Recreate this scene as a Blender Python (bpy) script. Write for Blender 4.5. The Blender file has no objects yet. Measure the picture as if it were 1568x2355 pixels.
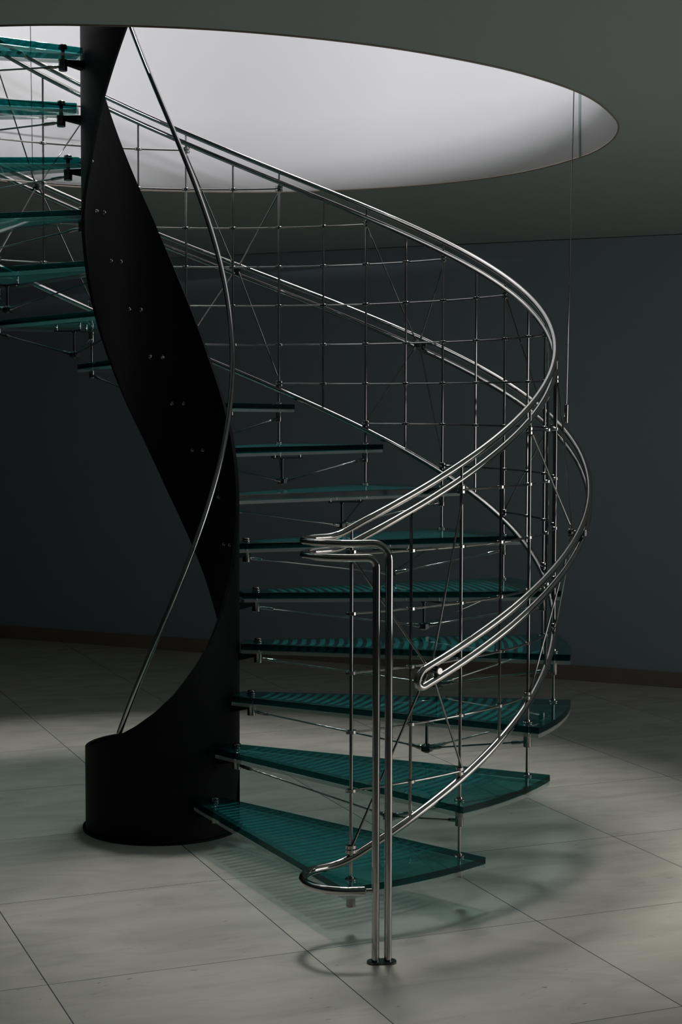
import bpy, bmesh, math, random
from mathutils import Vector, Matrix

# ------------------------------------------------------------------ scene, camera, light
S = bpy.context.scene
COL = bpy.data.collections.new('scene'); S.collection.children.link(COL)
vs = S.view_settings
vs.view_transform = 'Standard'; vs.look = 'None'; vs.exposure = 0.0; vs.gamma = 1.0
vs.use_curve_mapping = False
S.cycles.use_denoising = True
S.cycles.max_bounces = 12
S.cycles.diffuse_bounces = 6
S.cycles.glossy_bounces = 6
S.cycles.transparent_max_bounces = 48
S.cycles.sample_clamp_indirect = 6.0

FPX, PITCH, ROLL, YAW = 3748.67, -3.36467, 0.12205, 6.28317
CAM = Vector((0.0, -5.94932, 1.50261))
d = math.pi / 180
cp, sp, cy, sy = math.cos(PITCH*d), math.sin(PITCH*d), math.cos(YAW*d), math.sin(YAW*d)
fwd = Vector((sy*cp, cy*cp, sp)); rgt = Vector((cy, -sy, 0)); upv = rgt.cross(fwd)
cr, sr = math.cos(ROLL*d), math.sin(ROLL*d)
r2 = rgt*cr + upv*sr; u2 = upv*cr - rgt*sr
cd = bpy.data.cameras.new('camera'); cam = bpy.data.objects.new('camera', cd); COL.objects.link(cam)
M = Matrix.Identity(4)
for i in range(3):
    M[i][0] = r2[i]; M[i][1] = u2[i]; M[i][2] = -fwd[i]; M[i][3] = CAM[i]
cam.matrix_world = M
cd.sensor_fit = 'VERTICAL'; cd.sensor_height = 24.0; cd.lens = 24.0*FPX/2355.0
cd.clip_start = 0.05; cd.clip_end = 60
S.camera = cam

W = bpy.data.worlds.new('world'); S.world = W; W.use_nodes = True
W.node_tree.nodes['Background'].inputs[0].default_value = (0.5, 0.62, 0.7, 1)
W.node_tree.nodes['Background'].inputs[1].default_value = 0.002

SKY_POWER = 345.0      # skylight above the stairwell
SKY_POS = (0.9, 2.25, 9.0)
def area_light(name, loc, target, size, power, color, shape='DISK', size_y=None, spread=None):
    L = bpy.data.lights.new(name, 'AREA'); L.shape = shape; L.size = size
    if size_y: L.size_y = size_y
    L.energy = power; L.color = color
    if spread: L.spread = spread
    o = bpy.data.objects.new(name, L); COL.objects.link(o)
    o.location = loc
    o.rotation_euler = (Vector(target)-Vector(loc)).to_track_quat('-Z', 'Y').to_euler()
    return o
area_light('skylight_glow', SKY_POS, (SKY_POS[0], SKY_POS[1], 0), 1.4, SKY_POWER, (1.0, 0.985, 0.93))
# added warm lamp, unseen to the right, brightening the ceiling and floor there
area_light('added_warm_fill', (3.0, -1.5, 2.54), (3.0, -1.5, 0), 0.22, 15.0, (1.0, 0.86, 0.76), spread=math.radians(75))
# unseen low strip lamp, added to brighten the white stairwell wall
area_light('added_wall_wash', (0.1, -1.85, 3.022), (0.1, 2.1, 3.35), 1.9, 88.0, (0.95, 0.945, 1.0), 'RECTANGLE', 0.02)
WIN_STRENGTH = 2.6     # daylight in the side window

# ------------------------------------------------------------------ stair constants (metres)
AL, TH0, H = 16.99613, -67.53888, 0.175
RB, ZT, SR, ZD, RC = 1.41806, 1.10692, 0.172066, 0.16177-0.006, 0.28132
SL = H/AL
NT = 16
def az(k): return TH0 + k*AL
def P(R, a, z): return Vector((R*math.cos(a*d), R*math.sin(a*d), z))

# ------------------------------------------------------------------ materials
def new_mat(name):
    m = bpy.data.materials.new(name); m.use_nodes = True
    nt = m.node_tree; nt.nodes.clear()
    out = nt.nodes.new('ShaderNodeOutputMaterial')
    return m, nt, out
def N(nt, t, **kw):
    n = nt.nodes.new(t)
    for k, v in kw.items():
        if k in n.inputs.keys(): n.inputs[k].default_value = v
        else: setattr(n, k, v)
    return n
def pbr(name, col, rough=0.5, metal=0.0, spec=0.5, bump=0.0, bscale=60, var=0.0, vscale=3.0, col2=None):
    m, nt, out = new_mat(name)
    b = nt.nodes.new('ShaderNodeBsdfPrincipled')
    b.inputs['Base Color'].default_value = (*col, 1); b.inputs['Roughness'].default_value = rough
    b.inputs['Metallic'].default_value = metal; b.inputs['Specular IOR Level'].default_value = spec
    nt.links.new(b.outputs[0], out.inputs[0])
    tc = nt.nodes.new('ShaderNodeTexCoord')
    if var or col2:
        n = N(nt, 'ShaderNodeTexNoise'); n.inputs['Scale'].default_value = vscale; n.inputs['Detail'].default_value = 6
        nt.links.new(tc.outputs['Object'], n.inputs['Vector'])
        mx = nt.nodes.new('ShaderNodeMix'); mx.data_type = 'RGBA'
        c2 = col2 or tuple(c*(1-var) for c in col)
        mx.inputs['A'].default_value = (*col, 1); mx.inputs['B'].default_value = (*c2, 1)
        nt.links.new(n.outputs['Fac'], mx.inputs['Factor']); nt.links.new(mx.outputs['Result'], b.inputs['Base Color'])
    if bump:
        n = N(nt, 'ShaderNodeTexNoise'); n.inputs['Scale'].default_value = bscale; n.inputs['Detail'].default_value = 4
        nt.links.new(tc.outputs['Object'], n.inputs['Vector'])
        bp = nt.nodes.new('ShaderNodeBump'); bp.inputs['Strength'].default_value = bump; bp.inputs['Distance'].default_value = 0.002
        nt.links.new(n.outputs['Fac'], bp.inputs['Height']); nt.links.new(bp.outputs[0], b.inputs['Normal'])
    return m

M_STEEL = pbr('polished_steel', (0.44, 0.44, 0.43), 0.06, 1.0, bump=0.0, var=0.1, vscale=9)
M_ROD = pbr('brushed_steel', (0.33, 0.33, 0.32), 0.11, 1.0, var=0.1, vscale=20)
M_CAP = pbr('bright_satin_cap', (0.86, 0.85, 0.84), 0.34, 1.0, var=0.05)
M_BARREL = pbr('satin_steel', (0.24, 0.24, 0.23), 0.18, 1.0, var=0.15, vscale=15)
M_DARKSTEEL = pbr('dark_steel', (0.10, 0.11, 0.11), 0.28, 1.0, var=0.15, vscale=15)
M_BLACK = pbr('black_painted_steel', (0.0045, 0.0055, 0.0062), 0.6, 0.0, 0.12, bump=0.15, bscale=200, var=0.2)
M_RUBBER = pbr('black_rubber', (0.01, 0.01, 0.01), 0.6, 0.0, 0.3, var=0.2)
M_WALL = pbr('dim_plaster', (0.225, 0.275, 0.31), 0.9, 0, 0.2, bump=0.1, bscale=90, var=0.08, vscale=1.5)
M_CEIL = pbr('ceiling_plaster', (0.33, 0.385, 0.375), 0.9, 0, 0.2, bump=0.08, bscale=90, var=0.05, vscale=1.2)
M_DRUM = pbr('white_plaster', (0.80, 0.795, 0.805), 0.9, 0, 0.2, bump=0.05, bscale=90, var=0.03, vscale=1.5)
M_UPPER = pbr('painted_shade_upper', (0.03, 0.032, 0.034), 0.9, 0, 0.2, bump=0.05, bscale=90, var=0.05)  # near-black colour stands in for shade and keeps bounced light down
M_BASE = pbr('brown_stone_baseboard', (0.20, 0.165, 0.13), 0.5, 0, 0.4, var=0.25, vscale=8)

def glass(name, absorb, density, stripes=False, slant=(1, 1, 1), edge=((0.03, 0.42, 0.41), (0.0008, 0.010, 0.010), 0.62)):
    """See-through slab: clear faces that mirror by angle, colour from absorption inside."""
    m, nt, out = new_mat(name)
    tr = nt.nodes.new('ShaderNodeBsdfTransparent'); gl = nt.nodes.new('ShaderNodeBsdfGlossy')
    gl.inputs['Roughness'].default_value = 0.03; gl.inputs['Color'].default_value = (0.9, 1.0, 0.98, 1)
    fr = nt.nodes.new('ShaderNodeFresnel'); fr.inputs['IOR'].default_value = 1.5
    lw = nt.nodes.new('ShaderNodeLayerWeight'); lw.inputs['Blend'].default_value = 0.5
    gc = nt.nodes.new('ShaderNodeMix'); gc.data_type = 'RGBA'; gc.inputs['A'].default_value = (1, 1, 1, 1); gc.inputs['B'].default_value = (*slant, 1)
    pw = nt.nodes.new('ShaderNodeMath'); pw.operation = 'POWER'; pw.inputs[1].default_value = 2.0
    nt.links.new(lw.outputs['Facing'], pw.inputs[0]); nt.links.new(pw.outputs[0], gc.inputs['Factor']); nt.links.new(gc.outputs['Result'], tr.inputs['Color'])
    mx = nt.nodes.new('ShaderNodeMixShader')
    geo = nt.nodes.new('ShaderNodeNewGeometry')
    # only the outer side of a face mirrors (no total reflection inside a straight-through slab)
    mul = nt.nodes.new('ShaderNodeMath'); mul.operation = 'MULTIPLY'
    inv = nt.nodes.new('ShaderNodeMath'); inv.operation = 'SUBTRACT'; inv.inputs[0].default_value = 1.0
    nt.links.new(geo.outputs['Backfacing'], inv.inputs[1])
    nt.links.new(fr.outputs[0], mul.inputs[0]); nt.links.new(inv.outputs[0], mul.inputs[1])
    nt.links.new(mul.outputs[0], mx.inputs[0]); nt.links.new(tr.outputs[0], mx.inputs[1]); nt.links.new(gl.outputs[0], mx.inputs[2])
    last = mx
    if stripes:
        tc = nt.nodes.new('ShaderNodeTexCoord'); sx = nt.nodes.new('ShaderNodeSeparateXYZ')
        nt.links.new(tc.outputs['Object'], sx.inputs[0])
        def math_(op, a, b=None, c=None):
            n = nt.nodes.new('ShaderNodeMath'); n.operation = op
            for i, v in enumerate((a, b, c)):
                if v is None: continue
                if isinstance(v, (int, float)): n.inputs[i].default_value = v
                else: nt.links.new(v, n.inputs[i])
            return n.outputs[0]
        x, y, z = sx.outputs[0], sx.outputs[1], sx.outputs[2]
        rad = math_('SQRT', math_('ADD', math_('MULTIPLY', x, x), math_('MULTIPLY', y, y)))
        ph = math_('SINE', math_('MULTIPLY', rad, 2*math.pi/0.034))
        band = math_('GREATER_THAN', ph, -0.1)
        inr = math_('MULTIPLY', math_('GREATER_THAN', rad, 0.40), math_('LESS_THAN', rad, 1.33))
        # keep clear of the two long edges

        lim = math_('LESS_THAN', math_('ABSOLUTE', y), math_('ADD', math_('MULTIPLY', math_('SUBTRACT', x, 0.30), 0.1815), 0.035))
        nz = N(nt, 'ShaderNodeNewGeometry'); sn = nt.nodes.new('ShaderNodeSeparateXYZ'); nt.links.new(nz.outputs['Normal'], sn.inputs[0])
        flat = math_('GREATER_THAN', math_('ABSOLUTE', sn.outputs[2]), 0.7)
        msk = math_('MULTIPLY', math_('MULTIPLY', band, inr), math_('MULTIPLY', lim, flat))
        df = nt.nodes.new('ShaderNodeBsdfDiffuse'); df.inputs['Color'].default_value = (0.03, 0.27, 0.28, 1)
        tl = nt.nodes.new('ShaderNodeBsdfTranslucent'); tl.inputs['Color'].default_value = (0.05, 0.36, 0.36, 1)
        ad = nt.nodes.new('ShaderNodeMixShader'); ad.inputs[0].default_value = 0.5
        nt.links.new(df.outputs[0], ad.inputs[1]); nt.links.new(tl.outputs[0], ad.inputs[2])
        m2 = nt.nodes.new('ShaderNodeMixShader')
        nt.links.new(math_('ADD', math_('MULTIPLY', msk, 0.38), math_('MULTIPLY', flat, 0.05)), m2.inputs[0])
        nt.links.new(mx.outputs[0], m2.inputs[1]); nt.links.new(ad.outputs[0], m2.inputs[2]); last = m2
    # ground edges of the slab: a tinted, partly see-through face
    et = nt.nodes.new('ShaderNodeBsdfTransparent'); et.inputs[0].default_value = (*edge[0], 1)
    ep = nt.nodes.new('ShaderNodeBsdfPrincipled'); ep.inputs['Base Color'].default_value = (*edge[1], 1)
    ep.inputs['Roughness'].default_value = 0.10; ep.inputs['Specular IOR Level'].default_value = 0.12
    em_ = nt.nodes.new('ShaderNodeMixShader'); em_.inputs[0].default_value = edge[2]
    nt.links.new(et.outputs[0], em_.inputs[1]); nt.links.new(ep.outputs[0], em_.inputs[2])
    g2 = nt.nodes.new('ShaderNodeNewGeometry'); s2 = nt.nodes.new('ShaderNodeSeparateXYZ'); nt.links.new(g2.outputs['Normal'], s2.inputs[0])
    ab = nt.nodes.new('ShaderNodeMath'); ab.operation = 'ABSOLUTE'; nt.links.new(s2.outputs[2], ab.inputs[0])
    lt = nt.nodes.new('ShaderNodeMath'); lt.operation = 'LESS_THAN'; lt.inputs[1].default_value = 0.6; nt.links.new(ab.outputs[0], lt.inputs[0])
    m3 = nt.nodes.new('ShaderNodeMixShader'); nt.links.new(lt.outputs[0], m3.inputs[0])
    nt.links.new(last.outputs[0], m3.inputs[1]); nt.links.new(em_.outputs[0], m3.inputs[2])
    nt.links.new(m3.outputs[0], out.inputs['Surface'])
    va = nt.nodes.new('ShaderNodeVolumeAbsorption'); va.inputs['Color'].default_value = (*absorb, 1); va.inputs['Density'].default_value = density
    nt.links.new(va.outputs[0], out.inputs['Volume'])
    return m
M_GLASS = glass('green_laminated_glass', (0.12, 0.66, 0.66), 13.0, True, (0.22, 0.72, 0.71))
M_CLEAR = glass('clear_lower_glass', (0.70, 0.90, 0.86), 3.0, False, (1, 1, 1), ((0.85, 0.95, 0.93), (0.42, 0.46, 0.44), 0.5))

def floor_mat():
    m, nt, out = new_mat('polished_limestone_tiles')
    b = nt.nodes.new('ShaderNodeBsdfPrincipled'); nt.links.new(b.outputs[0], out.inputs[0])
    tc = nt.nodes.new('ShaderNodeTexCoord')
    mp = nt.nodes.new('ShaderNodeMapping'); mp.vector_type = 'TEXTURE'
    mp.inputs['Location'].default_value = (0.401, -1.459, 0); mp.inputs['Rotation'].default_value = (0, 0, math.atan2(0.2, 0.70))
    mp.inputs['Scale'].default_value = (0.734, 0.760, 1)
    nt.links.new(tc.outputs['Object'], mp.inputs[0])
    sx = nt.nodes.new('ShaderNodeSeparateXYZ'); nt.links.new(mp.outputs[0], sx.inputs[0])
    def mt(op, a, b=None):
        n = nt.nodes.new('ShaderNodeMath'); n.operation = op
        for i, v in enumerate((a, b)):
            if v is None: continue
            if isinstance(v, (int, float)): n.inputs[i].default_value = v
            else: nt.links.new(v, n.inputs[i])
        return n.outputs[0]
    def line(c, w):
        f = mt('FRACT', mt('ADD', c, 0.5)); return mt('LESS_THAN', mt('ABSOLUTE', mt('SUBTRACT', f, 0.5)), w)
    g = mt('MAXIMUM', line(sx.outputs[0], 0.0022), line(sx.outputs[1], 0.0018))
    fl = nt.nodes.new('ShaderNodeVectorMath'); fl.operation = 'FLOOR'; nt.links.new(mp.outputs[0], fl.inputs[0])
    wn = nt.nodes.new('ShaderNodeTexWhiteNoise'); nt.links.new(fl.outputs[0], wn.inputs['Vector'])
    # marble clouding, offset per tile
    sc = nt.nodes.new('ShaderNodeVectorMath'); sc.operation = 'SCALE'; sc.inputs['Scale'].default_value = 7.0
    nt.links.new(wn.outputs['Color'], sc.inputs[0])
    ad = nt.nodes.new('ShaderNodeVectorMath'); ad.operation = 'ADD'; nt.links.new(mp.outputs[0], ad.inputs[0]); nt.links.new(sc.outputs[0], ad.inputs[1])
    st = nt.nodes.new('ShaderNodeMapping'); st.inputs['Rotation'].default_value = (0, 0, 0.35); st.inputs['Scale'].default_value = (1.0, 2.6, 1)
    nt.links.new(ad.outputs[0], st.inputs[0])
    n1 = N(nt, 'ShaderNodeTexNoise'); n1.inputs['Scale'].default_value = 1.7; n1.inputs['Detail'].default_value = 8; n1.inputs['Distortion'].default_value = 1.2
    nt.links.new(st.outputs[0], n1.inputs['Vector'])
    r1 = nt.nodes.new('ShaderNodeValToRGB')
    r1.color_ramp.elements[0].position = 0.30; r1.color_ramp.elements[0].color = (0.42, 0.42, 0.385, 1)
    r1.color_ramp.elements[1].position = 0.62; r1.color_ramp.elements[1].color = (0.53, 0.52, 0.47, 1)
    nt.links.new(n1.outputs['Fac'], r1.inputs[0])
    # streaky veins
    n2 = N(nt, 'ShaderNodeTexNoise'); n2.inputs['Scale'].default_value = 3.2; n2.inputs['Detail'].default_value = 10; n2.inputs['Roughness'].default_value = 0.65; n2.inputs['Distortion'].default_value = 2.0
    st2 = nt.nodes.new('ShaderNodeMapping'); st2.inputs['Rotation'].default_value = (0, 0, 0.5); st2.inputs['Scale'].default_value = (0.7, 3.0, 1)
    nt.links.new(ad.outputs[0], st2.inputs[0]); nt.links.new(st2.outputs[0], n2.inputs['Vector'])
    r2_ = nt.nodes.new('ShaderNodeValToRGB')
    r2_.color_ramp.elements[0].position = 0.30; r2_.color_ramp.elements[0].color = (0.66, 0.64, 0.60, 1)
    r2_.color_ramp.elements[1].position = 0.45; r2_.color_ramp.elements[1].color = (1, 1, 1, 1)
    nt.links.new(n2.outputs['Fac'], r2_.inputs[0])
    mu = nt.nodes.new('ShaderNodeMix'); mu.data_type = 'RGBA'; mu.blend_type = 'MULTIPLY'; mu.inputs['Factor'].default_value = 0.32
    nt.links.new(r1.outputs[0], mu.inputs['A']); nt.links.new(r2_.outputs[0], mu.inputs['B'])
    # small dark pits
    n3 = N(nt, 'ShaderNodeTexNoise'); n3.inputs['Scale'].default_value = 22; n3.inputs['Detail'].default_value = 3
    st3 = nt.nodes.new('ShaderNodeMapping'); st3.inputs['Scale'].default_value = (0.8, 2.2, 1)
    nt.links.new(ad.outputs[0], st3.inputs[0]); nt.links.new(st3.outputs[0], n3.inputs['Vector'])
    pit = nt.nodes.new('ShaderNodeValToRGB')
    pit.color_ramp.elements[0].position = 0.235; pit.color_ramp.elements[0].color = (0.5, 0.48, 0.44, 1)
    pit.color_ramp.elements[1].position = 0.275; pit.color_ramp.elements[1].color = (1, 1, 1, 1)
    nt.links.new(n3.outputs['Fac'], pit.inputs[0])
    mu2 = nt.nodes.new('ShaderNodeMix'); mu2.data_type = 'RGBA'; mu2.blend_type = 'MULTIPLY'; mu2.inputs['Factor'].default_value = 1
    nt.links.new(mu.outputs['Result'], mu2.inputs['A']); nt.links.new(pit.outputs[0], mu2.inputs['B'])
    gm = nt.nodes.new('ShaderNodeMix'); gm.data_type = 'RGBA'; gm.inputs['B'].default_value = (0.06, 0.075, 0.075, 1)
    nt.links.new(g, gm.inputs['Factor']); nt.links.new(mu2.outputs['Result'], gm.inputs['A'])
    nt.links.new(gm.outputs['Result'], b.inputs['Base Color'])
    b.inputs['Roughness'].default_value = 0.27; b.inputs['Specular IOR Level'].default_value = 0.35
    return m
M_FLOOR = floor_mat()

# ------------------------------------------------------------------ mesh helpers
def frame(t):
    t = t.normalized(); a = Vector((0, 0, 1)) if abs(t.z) < 0.9 else Vector((1, 0, 0))
    x = a.cross(t).normalized(); return x, t.cross(x)
def tube(bm, pts, r, n=12, caps=True):
    pts = [Vector(p) for p in pts]
    T = [(pts[min(i+1, len(pts)-1)]-pts[max(i-1, 0)]).normalized() for i in range(len(pts))]
    x, y = frame(T[0]); rings = []
    for i, p in enumerate(pts):
        if i:
            q = T[i-1].rotation_difference(T[i]); x = q @ x; y = q @ y
        rr = r[i] if isinstance(r, (list, tuple)) else r
        rings.append([bm.verts.new(p + (x*math.cos(2*math.pi*j/n) + y*math.sin(2*math.pi*j/n))*rr) for j in range(n)])
    for a, b in zip(rings, rings[1:]):
        for j in range(n): bm.faces.new((a[j], a[(j+1) % n], b[(j+1) % n], b[j]))
    if caps:
        bm.faces.new(list(reversed(rings[0]))); bm.faces.new(rings[-1])
def lathe(bm, base, axis, prof, n=20):
    """prof: list of (distance along axis, radius)"""
    base = Vector(base); ax = Vector(axis).normalized()
    tube_pts = [base + ax*h for h, _ in prof]; x, y = frame(ax); rings = []
    for p, (h, r) in zip(tube_pts, prof):
        rings.append([bm.verts.new(p + (x*math.cos(2*math.pi*j/n) + y*math.sin(2*math.pi*j/n))*max(r, 1e-4)) for j in range(n)])
    for a, b in zip(rings, rings[1:]):
        for j in range(n): bm.faces.new((a[j], a[(j+1) % n], b[(j+1) % n], b[j]))
    bm.faces.new(list(reversed(rings[0]))); bm.faces.new(rings[-1])
def disc(bm, c, axis, r, t, bev=0.0012, n=24):
    """round plate with softened rims, centred at c"""
    lathe(bm, Vector(c)-Vector(axis).normalized()*t/2, axis, [(0, r-bev), (bev, r), (t-bev, r), (t, r-bev)], n)
def prism(bm, outline, z0, z1, bev=0.0):
    n = len(outline)
    def inset(e):
        out = []
        for i in range(n):
            p = Vector(outline[i]); a = Vector(outline[i-1]); b = Vector(outline[(i+1) % n])
            e1 = (p-a).normalized(); e2 = (b-p).normalized()
            n1 = Vector((-e1.y, e1.x)); n2 = Vector((-e2.y, e2.x)); v = (n1+n2)
            v = v/max(v.dot(n1), 0.2); out.append(p + v*e)
        return out
    lv = [(z0, bev), (z0+bev, 0), (z1-bev, 0), (z1, bev)] if bev else [(z0, 0), (z1, 0)]
    rings = [[bm.verts.new((q.x, q.y, z)) for q in inset(e)] for z, e in lv]
    for a, b in zip(rings, rings[1:]):
        for j in range(n): bm.faces.new((a[j], a[(j+1) % n], b[(j+1) % n], b[j]))
    bm.faces.new(list(reversed(rings[0]))); bm.faces.new(rings[-1])
def box(bm, c, sx_, sy_, sz, rot=0.0):
    R = Matrix.Rotation(rot, 3, 'Z'); v = []
    for x in (-.5, .5):
        for y in (-.5, .5):
            for z in (-.5, .5): v.append(bm.verts.new(Vector(c) + R @ Vector((x*sx_, y*sy_, z*sz))))
    for f in ((0, 1, 3, 2), (4, 6, 7, 5), (0, 4, 5, 1), (2, 3, 7, 6), (0, 2, 6, 4), (1, 5, 7, 3)): bm.faces.new([v[i] for i in f])
def obj(name, bm, mat, parent=None, smooth=35, label=None, kind=None):
    bmesh.ops.recalc_face_normals(bm, faces=bm.faces)
    me = bpy.data.meshes.new(name); bm.to_mesh(me); bm.free(); me.materials.append(mat)
    if smooth:
        for p_ in me.polygons: p_.use_smooth = True
        me.set_sharp_from_angle(angle=smooth*d)
    o = bpy.data.objects.new(name, me); COL.objects.link(o)
    if parent: o.parent = parent
    if label: o['label'] = label
    if kind: o['kind'] = kind
    return o
def B(): return bmesh.new()
def interp(tab, x):
    if x <= tab[0][0]: return tab[0][1]
    for (a, u), (b, v) in zip(tab, tab[1:]):
        if x <= b: return u + (v-u)*(x-a)/(b-a)
    return tab[-1][1]

# ------------------------------------------------------------------ the setting
ROOM = [(-7.0, -8.5), (6.2, -8.5), (6.2, 4.55-0.62*6.2), (-7.0, 4.55+0.62*7.0)]      # back wall runs askew
HW = 2.50                                                                             # wall top
ZO = 2.60                                                                             # rim of the round opening
def ring_curve():
    t = (ZO-CAM.z)/(2.5-CAM.z)
    raw = [(-0.406, -1.644), (-0.196, -1.670), (0.003, -1.677), (0.262, -1.643), (0.62, -1.52), (0.937, -1.321), (1.099, -1.179), (1.252, -1.017),
           (1.385, -0.825), (1.519, -0.551), (1.574, -0.392), (1.617, -0.188), (1.630, 0.054), (1.611, 0.241), (1.525, 0.545),
           (1.397, 0.795), (1.174, 1.048), (0.83, 1.27), (0.447, 1.408), (0.16, 1.425), (-0.098, 1.406), (-0.345, 1.34), (-0.672, 1.19)]
    pts = [((x)*t, CAM.y + (y-CAM.y)*t) for x, y in raw]
    pts += [(-1.22, 1.52), (-1.62, 0.95), (-1.78, 0.25), (-1.66, -0.45), (-1.22, -0.95)]
    out = []; n = len(pts)
    for i in range(n):
        p0, p1, p2, p3 = [Vector(pts[(i+j) % n]) for j in (-1, 0, 1, 2)]
        for s in range(6):
            u = s/6; out.append(0.5*((2*p1) + (-p0+p2)*u + (2*p0-5*p1+4*p2-p3)*u*u + (-p0+3*p1-3*p2+p3)*u**3))
    # light smoothing
    for _ in range(10):
        m = len(out); out = [(out[i-1]+out[i]*2+out[(i+1) % m])/4 for i in range(m)]
    return out
RIM = ring_curve()

bm = B(); prism(bm, ROOM, -0.2, 0.0); floor_o = obj('floor', bm, M_FLOOR, smooth=0, kind='structure')

def slab_wall(name, a, b, z0, z1, th, mat, holes=None):
    a = Vector(a); b = Vector(b); e = (b-a); L = e.length; e.normalize(); nrm = Vector((e.y, -e.x))   # outward for a counter-clockwise room
    bm = B()
    def seg(s0, s1, za, zb):
        p0, p1 = a+e*s0, a+e*s1; prism(bm, [p0, p0+nrm*th, p1+nrm*th, p1], za, zb)
    if not holes: seg(0, L, z0, z1)
    else:
        s0, s1, za, zb = holes; seg(0, s0, z0, z1); seg(s1, L, z0, z1); seg(s0, s1, z0, za); seg(s0, s1, zb, z1)
    return obj(name, bm, mat, smooth=0, kind='structure')
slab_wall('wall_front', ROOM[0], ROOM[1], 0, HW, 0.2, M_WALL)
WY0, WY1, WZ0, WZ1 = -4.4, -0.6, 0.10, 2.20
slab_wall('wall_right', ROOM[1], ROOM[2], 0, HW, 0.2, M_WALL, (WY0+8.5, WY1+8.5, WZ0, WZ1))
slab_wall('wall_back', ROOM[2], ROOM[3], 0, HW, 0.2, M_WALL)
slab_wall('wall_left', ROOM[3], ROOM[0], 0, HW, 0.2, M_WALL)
bm = B()
a = Vector(ROOM[2]); b = Vector(ROOM[3]); e = (b-a).normalized(); nr = Vector((-e.y, e.x))
prism(bm, [a+nr*0.0, b+nr*0.0, b+nr*0.018, a+nr*0.018], 0.0, 0.085, 0.002)
obj('baseboard_back', bm, M_BASE, smooth=0, kind='structure')

# side window: frame, bars and a bright daylit pane
m, nt, out = new_mat('daylit_pane'); em = nt.nodes.new('ShaderNodeEmission')
em.inputs[0].default_value = (1.0, 0.96, 0.94, 1); em.inputs[1].default_value = WIN_STRENGTH; nt.links.new(em.outputs[0], out.inputs[0]); M_PANE = m
M_FRAME = pbr('grey_window_frame', (0.12, 0.13, 0.13), 0.5)
bm = B(); X0 = 6.2
for y in (WY0+0.03, (WY0*2+WY1)/3, (WY0+2*WY1)/3, WY1-0.03): box(bm, (X0+0.06, y, (WZ0+WZ1)/2), 0.08, 0.06, WZ1-WZ0)
for z in (WZ0+0.03, WZ1-0.03): box(bm, (X0+0.06, (WY0+WY1)/2, z), 0.078, WY1-WY0, 0.06)
win = obj('window_1', bm, M_FRAME, smooth=0, kind='structure')
bm = B(); box(bm, (X0+0.12, (WY0+WY1)/2, (WZ0+WZ1)/2), 0.01, WY1-WY0, WZ1-WZ0); obj('pane', bm, M_PANE, win, smooth=0)

# ceiling: flat round the opening, easing down a little to the wall tops
def ray_room(o, dr):
    best = 1e9
    for i in range(4):
        a = Vector(ROOM[i]); b = Vector(ROOM[(i+1) % 4]); e = b-a
        den = dr.x*e.y - dr.y*e.x
        if abs(den) < 1e-9: continue
        w = a-o; t = (w.x*e.y - w.y*e.x)/den; s = (w.x*dr.y - w.y*dr.x)/den
        if t > 0 and -1e-6 <= s <= 1+1e-6: best = min(best, t)
    return best
CEN = Vector((0.1, 0.35))
dirs = [((p-CEN).normalized(), (p-CEN).length) for p in RIM]
# add directions of the room corners so that the outer edge is exact
cor = [((Vector(c)-CEN).normalized(), None) for c in ROOM]
lst = [(math.atan2(v.y, v.x), v, r) for v, r in dirs]
for v, _ in cor:
    an = math.atan2(v.y, v.x)
    near = sorted(lst, key=lambda q: abs((q[0]-an+math.pi) % (2*math.pi)-math.pi))[:2]
    lst.append((an, v, sum(q[2] for q in near)/2))
lst.sort(key=lambda q: q[0])
bm = B(); rows = []
for an, v, r in lst:
    Rr = ray_room(CEN, v); col = []
    for f in (0.0006, 0.08, 0.2, 0.4, 0.7, 1.0):
        q = CEN + v*(r + (Rr+0.1-r)*f); zz = ZO + (HW-ZO)*(f*f*(3-2*f)); col.append(bm.verts.new((q.x, q.y, zz)))
    rows.append(col)
INNER = set()
for i in range(len(rows)):
    a_, b_ = rows[i], rows[(i+1) % len(rows)]
    for j in range(5): bm.faces.new((a_[j], b_[j], b_[j+1], a_[j+1]))
g_ = bmesh.ops.extrude_face_region(bm, geom=bm.faces[:])
for v in [q for q in g_['geom'] if isinstance(q, bmesh.types.BMVert)]:
    w_ = Vector((v.co.x, v.co.y))-CEN
    if min((Vector((v.co.x, v.co.y))-q).length for q in RIM) < 0.05: w_ = w_*(1+0.09/w_.length)
    v.co = (CEN.x+w_.x, CEN.y+w_.y, 2.90)
obj('ceiling', bm, M_CEIL, smooth=50, kind='structure')

# stairwell wall above the opening: white, continuous with the rim; widens at the landing side
ZTOP = 9.2
def well(p, z):
    an = math.atan2(p.y-CEN.y, p.x-CEN.x)/d % 360
    w = 0.0
    if 190 < an < 335: w = math.sin((an-190)/145*math.pi)**0.7
    k = max(0.0, min(1.0, (z-2.956)/0.003)); v = (p-CEN)
    wide = 0.75*max(0.0, min(1.0, (z-4.3)/0.9))      # unseen shaft top, widened so the lamp can stand further back
    return CEN + v*(1 + max(0.75*w*k, wide))
def in_front(p): return 196 < math.atan2(p.y-CEN.y, p.x-CEN.x)/d % 360 < 322
def well_wall(name, pts, mat, top=None):
    bm = B(); rows = []
    for p_ in pts:
        col = []
        for z in (ZO-0.0, 2.955, 2.96, 3.6, 4.4, 5.3, ZTOP):
            q = well(p_, z); col.append(bm.verts.new((q.x, q.y, z)))
        rows.append(col)
    for a_, b_ in zip(rows, rows[1:]):
        for j in range(6): bm.faces.new((a_[j], a_[j+1], b_[j+1], b_[j]))
    o = obj(name, bm, mat, smooth=50, kind='structure')
    sm = o.modifiers.new('thickness', 'SOLIDIFY'); sm.thickness = 0.04; sm.offset = 1
    return o
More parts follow.
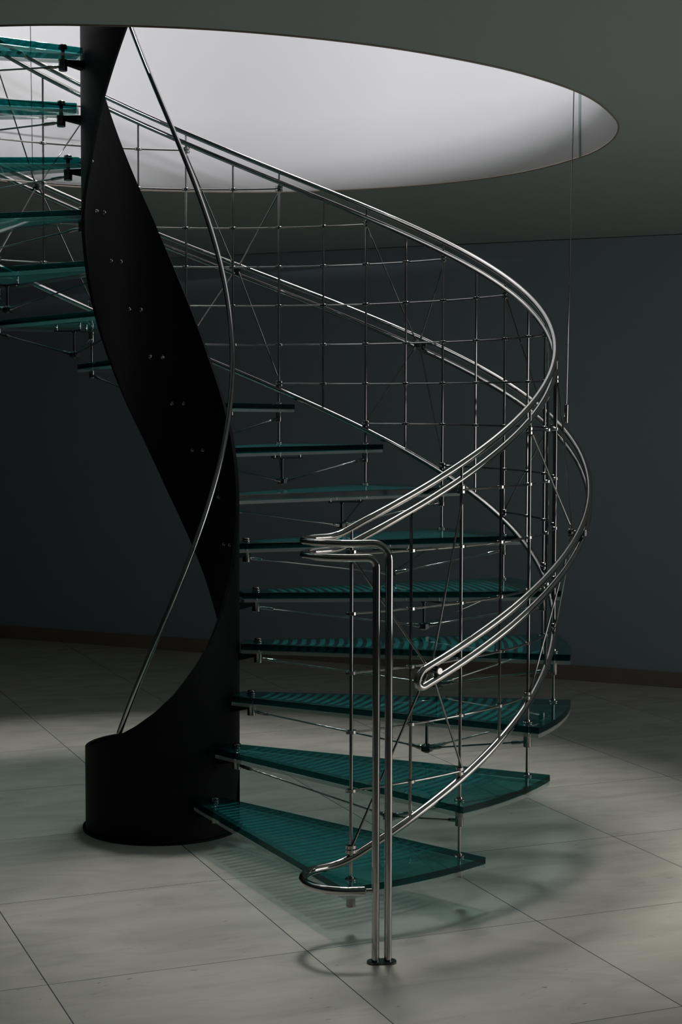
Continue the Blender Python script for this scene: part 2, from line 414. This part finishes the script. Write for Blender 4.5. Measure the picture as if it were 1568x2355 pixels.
n_ = len(RIM); i0 = next(i for i in range(n_) if in_front(RIM[i-1]) and not in_front(RIM[i]))
rot_ = [RIM[(i0+i) % n_] for i in range(n_)]
back_ = [q for q in rot_ if not in_front(q)]; front_ = [q for q in rot_ if in_front(q)]
drum = well_wall('wall_upper', back_, M_DRUM)
# unseen wall above the landing, coloured dark for the shade of an open storey
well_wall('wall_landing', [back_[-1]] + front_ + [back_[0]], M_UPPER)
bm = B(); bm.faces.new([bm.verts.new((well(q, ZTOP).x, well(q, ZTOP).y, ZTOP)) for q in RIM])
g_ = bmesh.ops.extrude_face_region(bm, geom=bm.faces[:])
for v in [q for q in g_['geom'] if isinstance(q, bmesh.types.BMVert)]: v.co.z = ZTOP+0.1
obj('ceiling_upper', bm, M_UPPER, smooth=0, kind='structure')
# a fine vertical plaster joint on the stairwell wall
bm = B(); jp = min(RIM, key=lambda q: (Vector((1.772, 0.862))-q).length); v = (CEN-jp).normalized(); q = jp + v*0.004
tube(bm, [(q.x, q.y, ZO+0.002), (q.x, q.y, ZTOP-0.05)], 0.006, 8)
obj('trim_1', bm, M_CEIL, kind='structure')
# thin plaster stop bead round the rim of the opening
bm = B(); loop = [Vector((q.x, q.y, ZO-0.001)) for q in RIM]; tube(bm, loop + loop[:1], 0.0035, 6, caps=False)
obj('trim_2', bm, M_BASE, kind='structure')

# ------------------------------------------------------------------ the staircase
stair = bpy.data.objects.new('spiral_staircase', None); COL.objects.link(stair)
stair['label'] = 'spiral staircase with green glass treads, black spiral column and polished steel railings'
stair['category'] = 'staircase'

# --- black column: a round foot growing into a steel ribbon that winds upward
ZU = [(-180, .299), (-173.6, .301), (-156, .325), (-139, .352), (-122.3, .385), (-110, .419), (-96, .468), (-81.9, .530), (-65.7, .622),
      (-54.7, .692), (-44, .782), (-30, .91), (-10, 1.12), (11.2, 1.337), (48.6, 1.71), (96.3, 2.245), (138.7, 2.680), (600, 2.680+0.01035*461.3)]
ZL = [(-180, 0), (-31, 0), (-30, .02), (0, .33), (40.1, .735), (55.4, .915), (66.7, 1.030), (85.6, 1.218), (103.9, 1.412), (117.9, 1.548), (133.6, 1.708),
      (161.6, 1.988), (172.9, 2.112), (204.9, 2.352), (212, 2.433), (218, 2.504), (225.7, 2.600), (236.3, 2.716), (246.2, 2.826), (600, 2.826+.0103*353.8)]
bm = B(); RO, RI = RC, RC-0.012
def shell(a0, a1, fl, fu, n):
    prev = None
    for i in range(n+1):
        a = a0 + (a1-a0)*i/n; zl, zu = fl(a), min(fu(a), 6.1)
        if zu - zl < 0.002: zu = zl + 0.002
        q = [bm.verts.new(P(RO, a, zl)), bm.verts.new(P(RO, a, zu)), bm.verts.new(P(RI, a, zu)), bm.verts.new(P(RI, a, zl))]
        if prev:
            for j in range(4): bm.faces.new((prev[j], q[j], q[(j+1) % 4], prev[(j+1) % 4]))
        else: bm.faces.new(list(reversed(q)))
        prev = q
    bm.faces.new(prev)
shell(-180, 470, lambda a: interp(ZL, a), lambda a: interp(ZU, a), 420)
shell(-4, 180, lambda a: 0.0, lambda a: 0.300, 90)
column = obj('spiral_column', bm, M_BLACK, stair, smooth=60, label='matt black steel ribbon column')
bm = B(); n = 72; rr = []
for r_, z in ((RC+0.0005, 0.0), (RC+0.011, 0.0), (RC+0.011, 0.008), (RC+0.0005, 0.008)):
    rr.append([bm.verts.new(P(r_, 360*j/n, z)) for j in range(n)])
for i in range(4):
    for j in range(n): bm.faces.new((rr[i][j], rr[i][(j+1) % n], rr[(i+1) % 4][(j+1) % n], rr[(i+1) % 4][j]))
obj('base_ring', bm, M_BLACK, column)
for L in range(1, NT):            # two dome bolts per tread on the inside of the ribbon
    for da in (-0.285, 0.285):
        a = az(L+0.5+da); z = 0.1618 + L*H - 0.012 + 0.0
        if not (interp(ZL, a)+0.02 < z < interp(ZU, a)-0.02): continue
        c = P(RI, a, z); ax = -P(1, a, 0)
        bm = B(); lathe(bm, c - ax*0.001, ax, [(0, .0075), (.002, .0075), (.0028, .0062), (.006, .0058), (.0085, .0040), (.0095, .0015)], 14)
        obj('bolt', bm, M_ROD, column, label='small steel bolt head')

# --- treads (built once about the stair axis, then copied)
HALF = AL/2
TH = 0.0225; T2 = 0.0135
outline = []
RT = 1.478; AO = 10.62
ri, wi = 0.292, 0.052
for i in range(25):
    a = -AO + 2*AO*i/24; outline.append((RT*math.cos(a*d), RT*math.sin(a*d)))
outline = [(ri, -wi)] + outline + [(ri, wi)]
def inset_outline(e):
    o_ = []
    n = len(outline)
    for i in range(n):
        p = Vector(outline[i]); a = Vector(outline[i-1]); b = Vector(outline[(i+1) % n])
        e1 = (p-a).normalized(); e2 = (b-p).normalized(); n1 = Vector((-e1.y, e1.x)); n2 = Vector((-e2.y, e2.x)); v = n1+n2
        o_.append(p + v/max(v.dot(n1), .2)*e)
    return o_
bm = B(); prism(bm, outline, -TH, 0.0, 0.0012)
tread0 = obj('glass_tread', bm, M_GLASS, stair, smooth=0)
T_ALL, T_UP = [], []     # sub-parts on every tread / only from the second tread up
def tp(name, bm, mat, up=False, label=None):
    o = obj(name, bm, mat, tread0, label=label); (T_UP if up else T_ALL).append(o); return o
bm = B(); prism(bm, inset_outline(0.0015), -TH-0.0006-T2, -TH-0.0006, 0.001); o = tp('clear_layer', bm, M_CLEAR, label='clear glass layer under the green one')
bm = B(); disc(bm, (0.3504, 0, 0.0035), (0, 0, 1), 0.0165, 0.006); disc(bm, (0.3504, 0, 0.0115), (0, 0, 1), 0.0145, 0.008, 0.002)
lathe(bm, (0.3504, 0, -0.038), (0, 0, 1), [(0, .007), (.04, .007)], 14); tp('clamp_disc', bm, M_BARREL)
bm = B(); lathe(bm, (0.3504, 0, -0.076), (0, 0, 1), [(0, .013), (.0015, .0155), (.0335, .0155), (.0365, .0165), (.0395, .0165)], 24); tp('clamp_barrel', bm, M_BARREL)
bm = B()                                                                              # arm from the column to the barrel
vs_ = []
for x, w, h0, h1 in ((RC-0.004, .026, -.066, -.038), (0.345, .012, -.052, -.038)):
    vs_.append([bm.verts.new((x, s, z)) for s, z in ((-w, h0), (w, h0), (w, h1), (-w, h1))])
for j in range(4): bm.faces.new((vs_[0][j], vs_[0][(j+1) % 4], vs_[1][(j+1) % 4], vs_[1][j]))
bm.faces.new(vs_[0]); bm.faces.new(list(reversed(vs_[1]))); tp('support_arm', bm, M_BLACK)
PF = Vector((RB*math.cos(HALF*d), -RB*math.sin(HALF*d), 0)); PR = Vector((PF.x, -PF.y, 0))
for q in (PF, PR):
    bm = B(); disc(bm, q + Vector((0, 0, 0.003)), (0, 0, 1), 0.0178, 0.0055, 0.002); lathe(bm, q+Vector((0, 0, .005)), (0, 0, 1), [(0, .009), (.006, .008)], 16)
    lathe(bm, q+Vector((0, 0, -.037)), (0, 0, 1), [(0, .0065), (.038, .0065)], 14)
    tp('post_disc', bm, M_STEEL)
bm = B(); lathe(bm, PF+Vector((0, 0, -.079)), (0, 0, 1), [(0, .0118), (.0015, .0135), (.036, .0135), (.0385, .0145), (.0425, .0145)], 22); tp('outer_barrel', bm, M_BARREL)
bm = B(); lathe(bm, PR+Vector((0, 0, -.062)), (0, 0, 1), [(0, .0118), (.0015, .0135), (.0255, .0135)], 22); tp('outer_barrel', bm, M_BARREL)
# strut, spreader plate, hub and three tie rods below the tread
HUB = Vector((1.003, 0, -0.151))
bm = B(); lathe(bm, (1.003, 0, -.148), (0, 0, 1), [(0, .0055), (.085, .0055), (.086, .0105), (.094, .0105)], 14); tp('strut', bm, M_DARKSTEEL, True)
bm = B()
for an in (60, 180, 300):
    v = Vector((math.cos(an*d), math.sin(an*d))); w = Vector((-v.y, v.x)); c = Vector((1.003, 0))
    prism(bm, [c-w*.011, c+v*.078-w*.006, c+v*.086, c+v*.078+w*.006, c+w*.011], -.0555, -.0505)
disc(bm, (1.003, 0, -.053), (0, 0, 1), .02, .0062)
tp('spreader_plate', bm, M_RUBBER, True)
for an in (60, 180, 300):
    bm = B(); c = Vector((1.003+.074*math.cos(an*d), .074*math.sin(an*d), -.046)); disc(bm, c, (0, 0, 1), .006, .019); tp('plate_pin', bm, M_STEEL, True)
bm = B(); lathe(bm, HUB+Vector((0, 0, -.016)), (0, 0, 1), [(0, .008), (.004, .014), (.007, .021), (.025, .021), (.028, .014), (.032, .008)], 8); tp('hub', bm, M_DARKSTEEL, True)
for q in (Vector((0.3504, 0, -.060)), PF+Vector((0, 0, -.062)), PR+Vector((0, 0, -.050))):
    dr = (q-HUB).normalized(); L = (q-HUB).length
    bm = B(); tube(bm, [HUB+dr*.018, HUB+dr*.030, HUB+dr*.034, HUB+dr*.062, HUB+dr*.066, HUB+dr*.072, q-dr*.070, q-dr*.066, q-dr*.060, q-dr*.026, q-dr*.020, q-dr*.012],
                   [.0085, .0085, .0066, .0062, .0055, .0031, .0031, .0055, .0062, .0062, .0045, .0060], 10)
    tp('tie_rod', bm, M_ROD, True)
def place(t, k):
    t.location = (0, 0, ZD + (k-1)*H); t.rotation_euler = (0, 0, az(k-0.5)*d)
for k in range(2, NT+1):
    c = tread0.copy(); COL.objects.link(c); c.parent = stair; place(c, k)
    for ch in T_ALL + T_UP:
        e_ = ch.copy(); COL.objects.link(e_); e_.parent = c
for ch in T_UP: bpy.data.objects.remove(ch)
place(tread0, 1)

# --- balusters: full posts at tread joints, short ones midway
def zring(k, j): return ZT + k*H - j*SR
ZSTR, ZU0, ZL0, ZOU, ZOL = 0.2188, 1.1820, 1.1361, 0.7051, 0.6543
RR = 0.0107
def clamp(par, c, a, double=False):
    """oval clamp round a post at c; tang is the ring direction"""
    bm = B(); t_ = Vector((-math.sin(a*d), math.cos(a*d), 0)); n_ = Vector((math.cos(a*d), math.sin(a*d), 0))
    prof = [(-.0052, .92), (-.0042, 1), (.0042, 1), (.0052, .92)]
    for off in ((-.0068, .0068) if double else (0,)):
        rings = []
        for z, s in prof:
            rings.append([bm.verts.new(c + Vector((0, 0, z+off)) + t_*(.0172*s*math.cos(2*math.pi*j/20)) + n_*(.0112*s*math.sin(2*math.pi*j/20))) for j in range(20)])
        for A_, B_ in zip(rings, rings[1:]):
            for j in range(20): bm.faces.new((A_[j], A_[(j+1) % 20], B_[(j+1) % 20], B_[j]))
        bm.faces.new(list(reversed(rings[0]))); bm.faces.new(rings[-1])
    return obj('clamp', bm, M_STEEL, par)
for k in range(0, NT):
    a = az(k); c = P(RB, a, 0)
    zb = ZD + (k-1)*H - 0.05 if k else ZD-0.05
    zt = ZU0 + k*H - 0.006
    bm = B(); zl = ZL0+k*H
    tube(bm, [c+Vector((0, 0, zb)), c+Vector((0, 0, zl-.014)), c+Vector((0, 0, zl-.008)), c+Vector((0, 0, zl+.015)), c+Vector((0, 0, zt))], [.0052, .0052, .0042, .0042, .0042], 12)
    post = obj('post', bm, M_ROD, stair)
    for j in range(6): clamp(post, c+Vector((0, 0, zring(k, j))), a, j in (0, 5))
for k in range(0, NT-1):
    kk = k+.5; a = az(kk); c = P(RB, a, 0)
    bm = B(); tube(bm, [c+Vector((0, 0, ZSTR+kk*H)), c+Vector((0, 0, ZL0+kk*H-.004))], .0047, 10)
    post = obj('baluster', bm, M_ROD, stair)
    for j in range(5): clamp(post, c+Vector((0, 0, (zring(k, j)+zring(k+1, j+1))/2)), a)
# ring rods
for r_ in range(-4, NT-1):
    k0, k1 = max(r_, 0), min(r_+5, NT-1)
    if k1 <= k0: continue
    pts = []
    for i in range(int((k1-k0)*6)+1):
        kk = k0 + i/6; pts.append(P(RB+0.0035, az(kk), ZT+kk*H-(kk-r_)*SR))
    bm = B(); tube(bm, pts, .0036, 10); obj('ring_rod', bm, M_ROD, stair)

# --- handrails, stringer and outer rails
def helix(R, z0, k0, k1, step=0.08, slope=1.0):
    n = max(2, int((k1-k0)/step)); return [P(R, az(k0+(k1-k0)*i/n), z0 + slope*(k0+(k1-k0)*i/n)*H) for i in range(n+1)]
def smooth_path(pts, it=2):
    for _ in range(it):
        q = [pts[0]]
        for i in range(1, len(pts)-1): q.append((pts[i-1]+pts[i]*2+pts[i+1])/4)
        pts = q + [pts[-1]]
    return pts
def turn(zh, k_join, z_join, xr, loop_r=0.125, cx=0.515, yf=-1.58):
    """from the newel side: straight run at y=yf, half circle on the left, back leg up to the helix"""
    pts = []
    n = int((xr-cx)/0.012); 
    for i in range(n+1): pts.append(Vector((xr+(cx-xr)*i/n, yf, zh)))
    for i in range(1, 25):
        t = 2.66*i/24; pts.append(Vector((cx-loop_r*math.sin(t), yf+loop_r-loop_r*math.cos(t), zh)))
    return pts
KEND = NT-0.55
NX_L, NX_U = 0.579, 0.6135
def newel_rail(z0, zh, xv, rb, kj=0.12):
    elbow = [Vector((xv, -1.58, 0.006)), Vector((xv, -1.58, zh*.5)), Vector((xv, -1.58, zh-rb-0.02))]
    for i in range(0, 9):
        t = math.pi/2*i/8; elbow.append(Vector((xv-rb+rb*math.cos(t), -1.58, zh-rb+rb*math.sin(t))))
    lp = turn(zh, 0, 0, xv-rb-0.01)
    # bridge from the loop to the helix
    hx = helix(RB-0.006, z0, kj, KEND)
    p0 = lp[-1]; p3 = hx[0]; t0 = (lp[-1]-lp[-2]).normalized(); t3 = (hx[1]-hx[0]).normalized()
    L = (p3-p0).length; br = []
    for i in range(1, 12):
        u = i/12; b0, b1, b2, b3 = (1-u)**3, 3*u*(1-u)**2, 3*u*u*(1-u), u**3
        br.append(p0*b0 + (p0+t0*L*.42)*b1 + (p3-t3*L*.40)*b2 + p3*b3)
    return elbow + lp + br + hx
up_path = newel_rail(ZU0, 1.158, NX_U, 0.046)
lo_path = newel_rail(ZL0, 1.119, NX_L, 0.026)
bm = B(); tube(bm, up_path, RR, 18); up = obj('upper_handrail', bm, M_STEEL, stair, label='upper polished handrail tube turning down into the newel')
bm = B(); tube(bm, lo_path, RR, 18); lo = obj('lower_handrail', bm, M_STEEL, stair, label='lower polished handrail tube turning down into the newel')
bm = B(); pl = []
for s, cx in ((-1, NX_L-.004), (1, NX_U+.004)):
    for i in range(13):
        t = math.pi*(i/12) + (math.pi/2 if s < 0 else -math.pi/2); pl.append((cx+.020*math.cos(t), -1.58+.020*math.sin(t)))
prism(bm, pl, 0.0, 0.007, 0.0015); obj('floor_plate', bm, M_DARKSTEEL, stair, label='dark rounded steel plate under the twin newel tubes')
# stringer with its hook round the newel
hx = helix(1.417, ZSTR, 0.14, KEND); zh = 0.203
lp = turn(zh, 0, 0, 0.548)
p0 = lp[-1]; p3 = hx[0]; t0 = (lp[-1]-lp[-2]).normalized(); t3 = (hx[1]-hx[0]).normalized(); L = (p3-p0).length; br = []
for i in range(1, 12):
    u = i/12; br.append(p0*(1-u)**3 + (p0+t0*L*.42)*3*u*(1-u)**2 + (p3-t3*L*.42)*3*u*u*(1-u) + p3*u**3)
bm = B(); tube(bm, lp+br+hx, 0.0125, 18); st = obj('stringer', bm, M_STEEL, stair, label='polished tube running along the foot of the balusters')
bm = B(); lathe(bm, (0.547, -1.58, zh), (1, 0, 0), [(0, .0118), (.004, .008), (.005, .006), (.024, .006)], 16); obj('end_peg', bm, M_STEEL, st)
# outer pair, joined in a tight bend at the lower end
RO2 = 1.535; k_end = NT-1.0
hu = helix(RO2, ZOU, 0.40, k_end, slope=0.994); hl = helix(RO2, ZOL, 0.40, k_end, slope=0.999)
mid = (hu[0]+hl[0])/2; tg = (hu[1]-hu[0]).normalized(); half = (hu[0]-hl[0])/2; bend = []
for i in range(1, 16):
    t = math.pi*i/16; bend.append(mid + half*math.cos(t) - tg*half.length*math.sin(t)*1.05)
bm = B(); tube(bm, list(reversed(hu)) + bend + hl, 0.0112, 18)
outer = obj('outer_rail', bm, M_STEEL, stair, label='twin outer rail tubes joined in a tight bend at the bottom')
for kn in (0.5, 2.5, 4.5, 6.5, 8.5, 10.5, 12.5, 14.5):
    a = az(kn); zc = (ZOU+ZOL)/2 + kn*H*0.9965; n_ = P(1, a, 0)
    c = P(1.503, a, zc)
    bm = B(); lathe(bm, P(1.490, a, zc), n_, [(0, .009), (.002, .015), (.014, .017), (.018, .012), (.020, .009), (.052, .009)], 16)
    disc(bm, P(1.545, a, zc), n_, .0108, .004)
    tube(bm, [P(1.535, a, zc-.022), P(1.535, a, zc+.022)], .006, 10)
    node = obj('brace_node', bm, M_DARKSTEEL, outer)
    bm = B(); disc(bm, P(1.5485, a, zc), n_, .0100, .005, .001); obj('node_cap', bm, M_CAP, node, label='round polished cap')
    for kk, j, sg in ((kn-.5, 0, 1), (kn+.5, 0, 1), (kn-.5, 5, -1), (kn+.5, 5, -1)):
        e0 = P(RB+.008, az(kk), zring(kk, j) + (-.012 if sg > 0 else .012))
        ct = c + Vector((0, 0, .012*sg)) + Vector((-math.sin(a*d), math.cos(a*d), 0))*(.010*(1 if kk > kn else -1))
        v = (e0-ct).normalized()
        bm = B(); tube(bm, [ct, ct+v*.022, ct+v*.026, e0-v*.02, e0-v*.016, e0], [.0045, .0045, .0033, .0033, .0040, .0040], 10)
        obj('brace_rod', bm, M_ROD, node)
# inner handrail inside the spiral column
bm = B(); pts = []
a = -126.5
while a < 300: pts.append(P(0.2570, a, 1.0103 + (a-TH0)*SL*1.0311)); a += 2.0
tube(bm, pts, .0095, 14); obj('inner_handrail', bm, M_STEEL, stair, label='slim steel handrail winding inside the black column')

# ------------------------------------------------------------------ suspension cables
def cable(kn, top, label):
    a = az(kn); zc = (ZOU+ZOL)/2 + kn*H*0.9965
    root = bpy.data.objects.new('suspension_cable', None); COL.objects.link(root)
    b0 = P(1.578, a, zc+0.012); root.location = b0
    root['label'] = label; root['category'] = 'cable'; root['group'] = 'suspension cables holding the stair'
    v = (Vector(top)-b0); L = v.length; v.normalize()
    bm = B(); tube(bm, [v*.05, v*(L)], .0021, 8); obj('wire', bm, M_ROD, root)
    bm = B(); lathe(bm, (0, 0, 0), v, [(0, .005), (.002, .0085), (.072, .0085), (.075, .004)], 14); obj('turnbuckle', bm, M_STEEL, root)
t1 = P(1.578, az(4.5), 0); t2 = P(1.578, az(10.5), 0)
cable(4.5, (t1.x+0.105, t1.y, ZTOP-.02), 'thin steel cable rising from the right side of the outer rail into the opening')
cable(10.5, (t2.x-0.045, t2.y, ZTOP-.02), 'thin steel cable at the far left, hanging behind the glass treads')
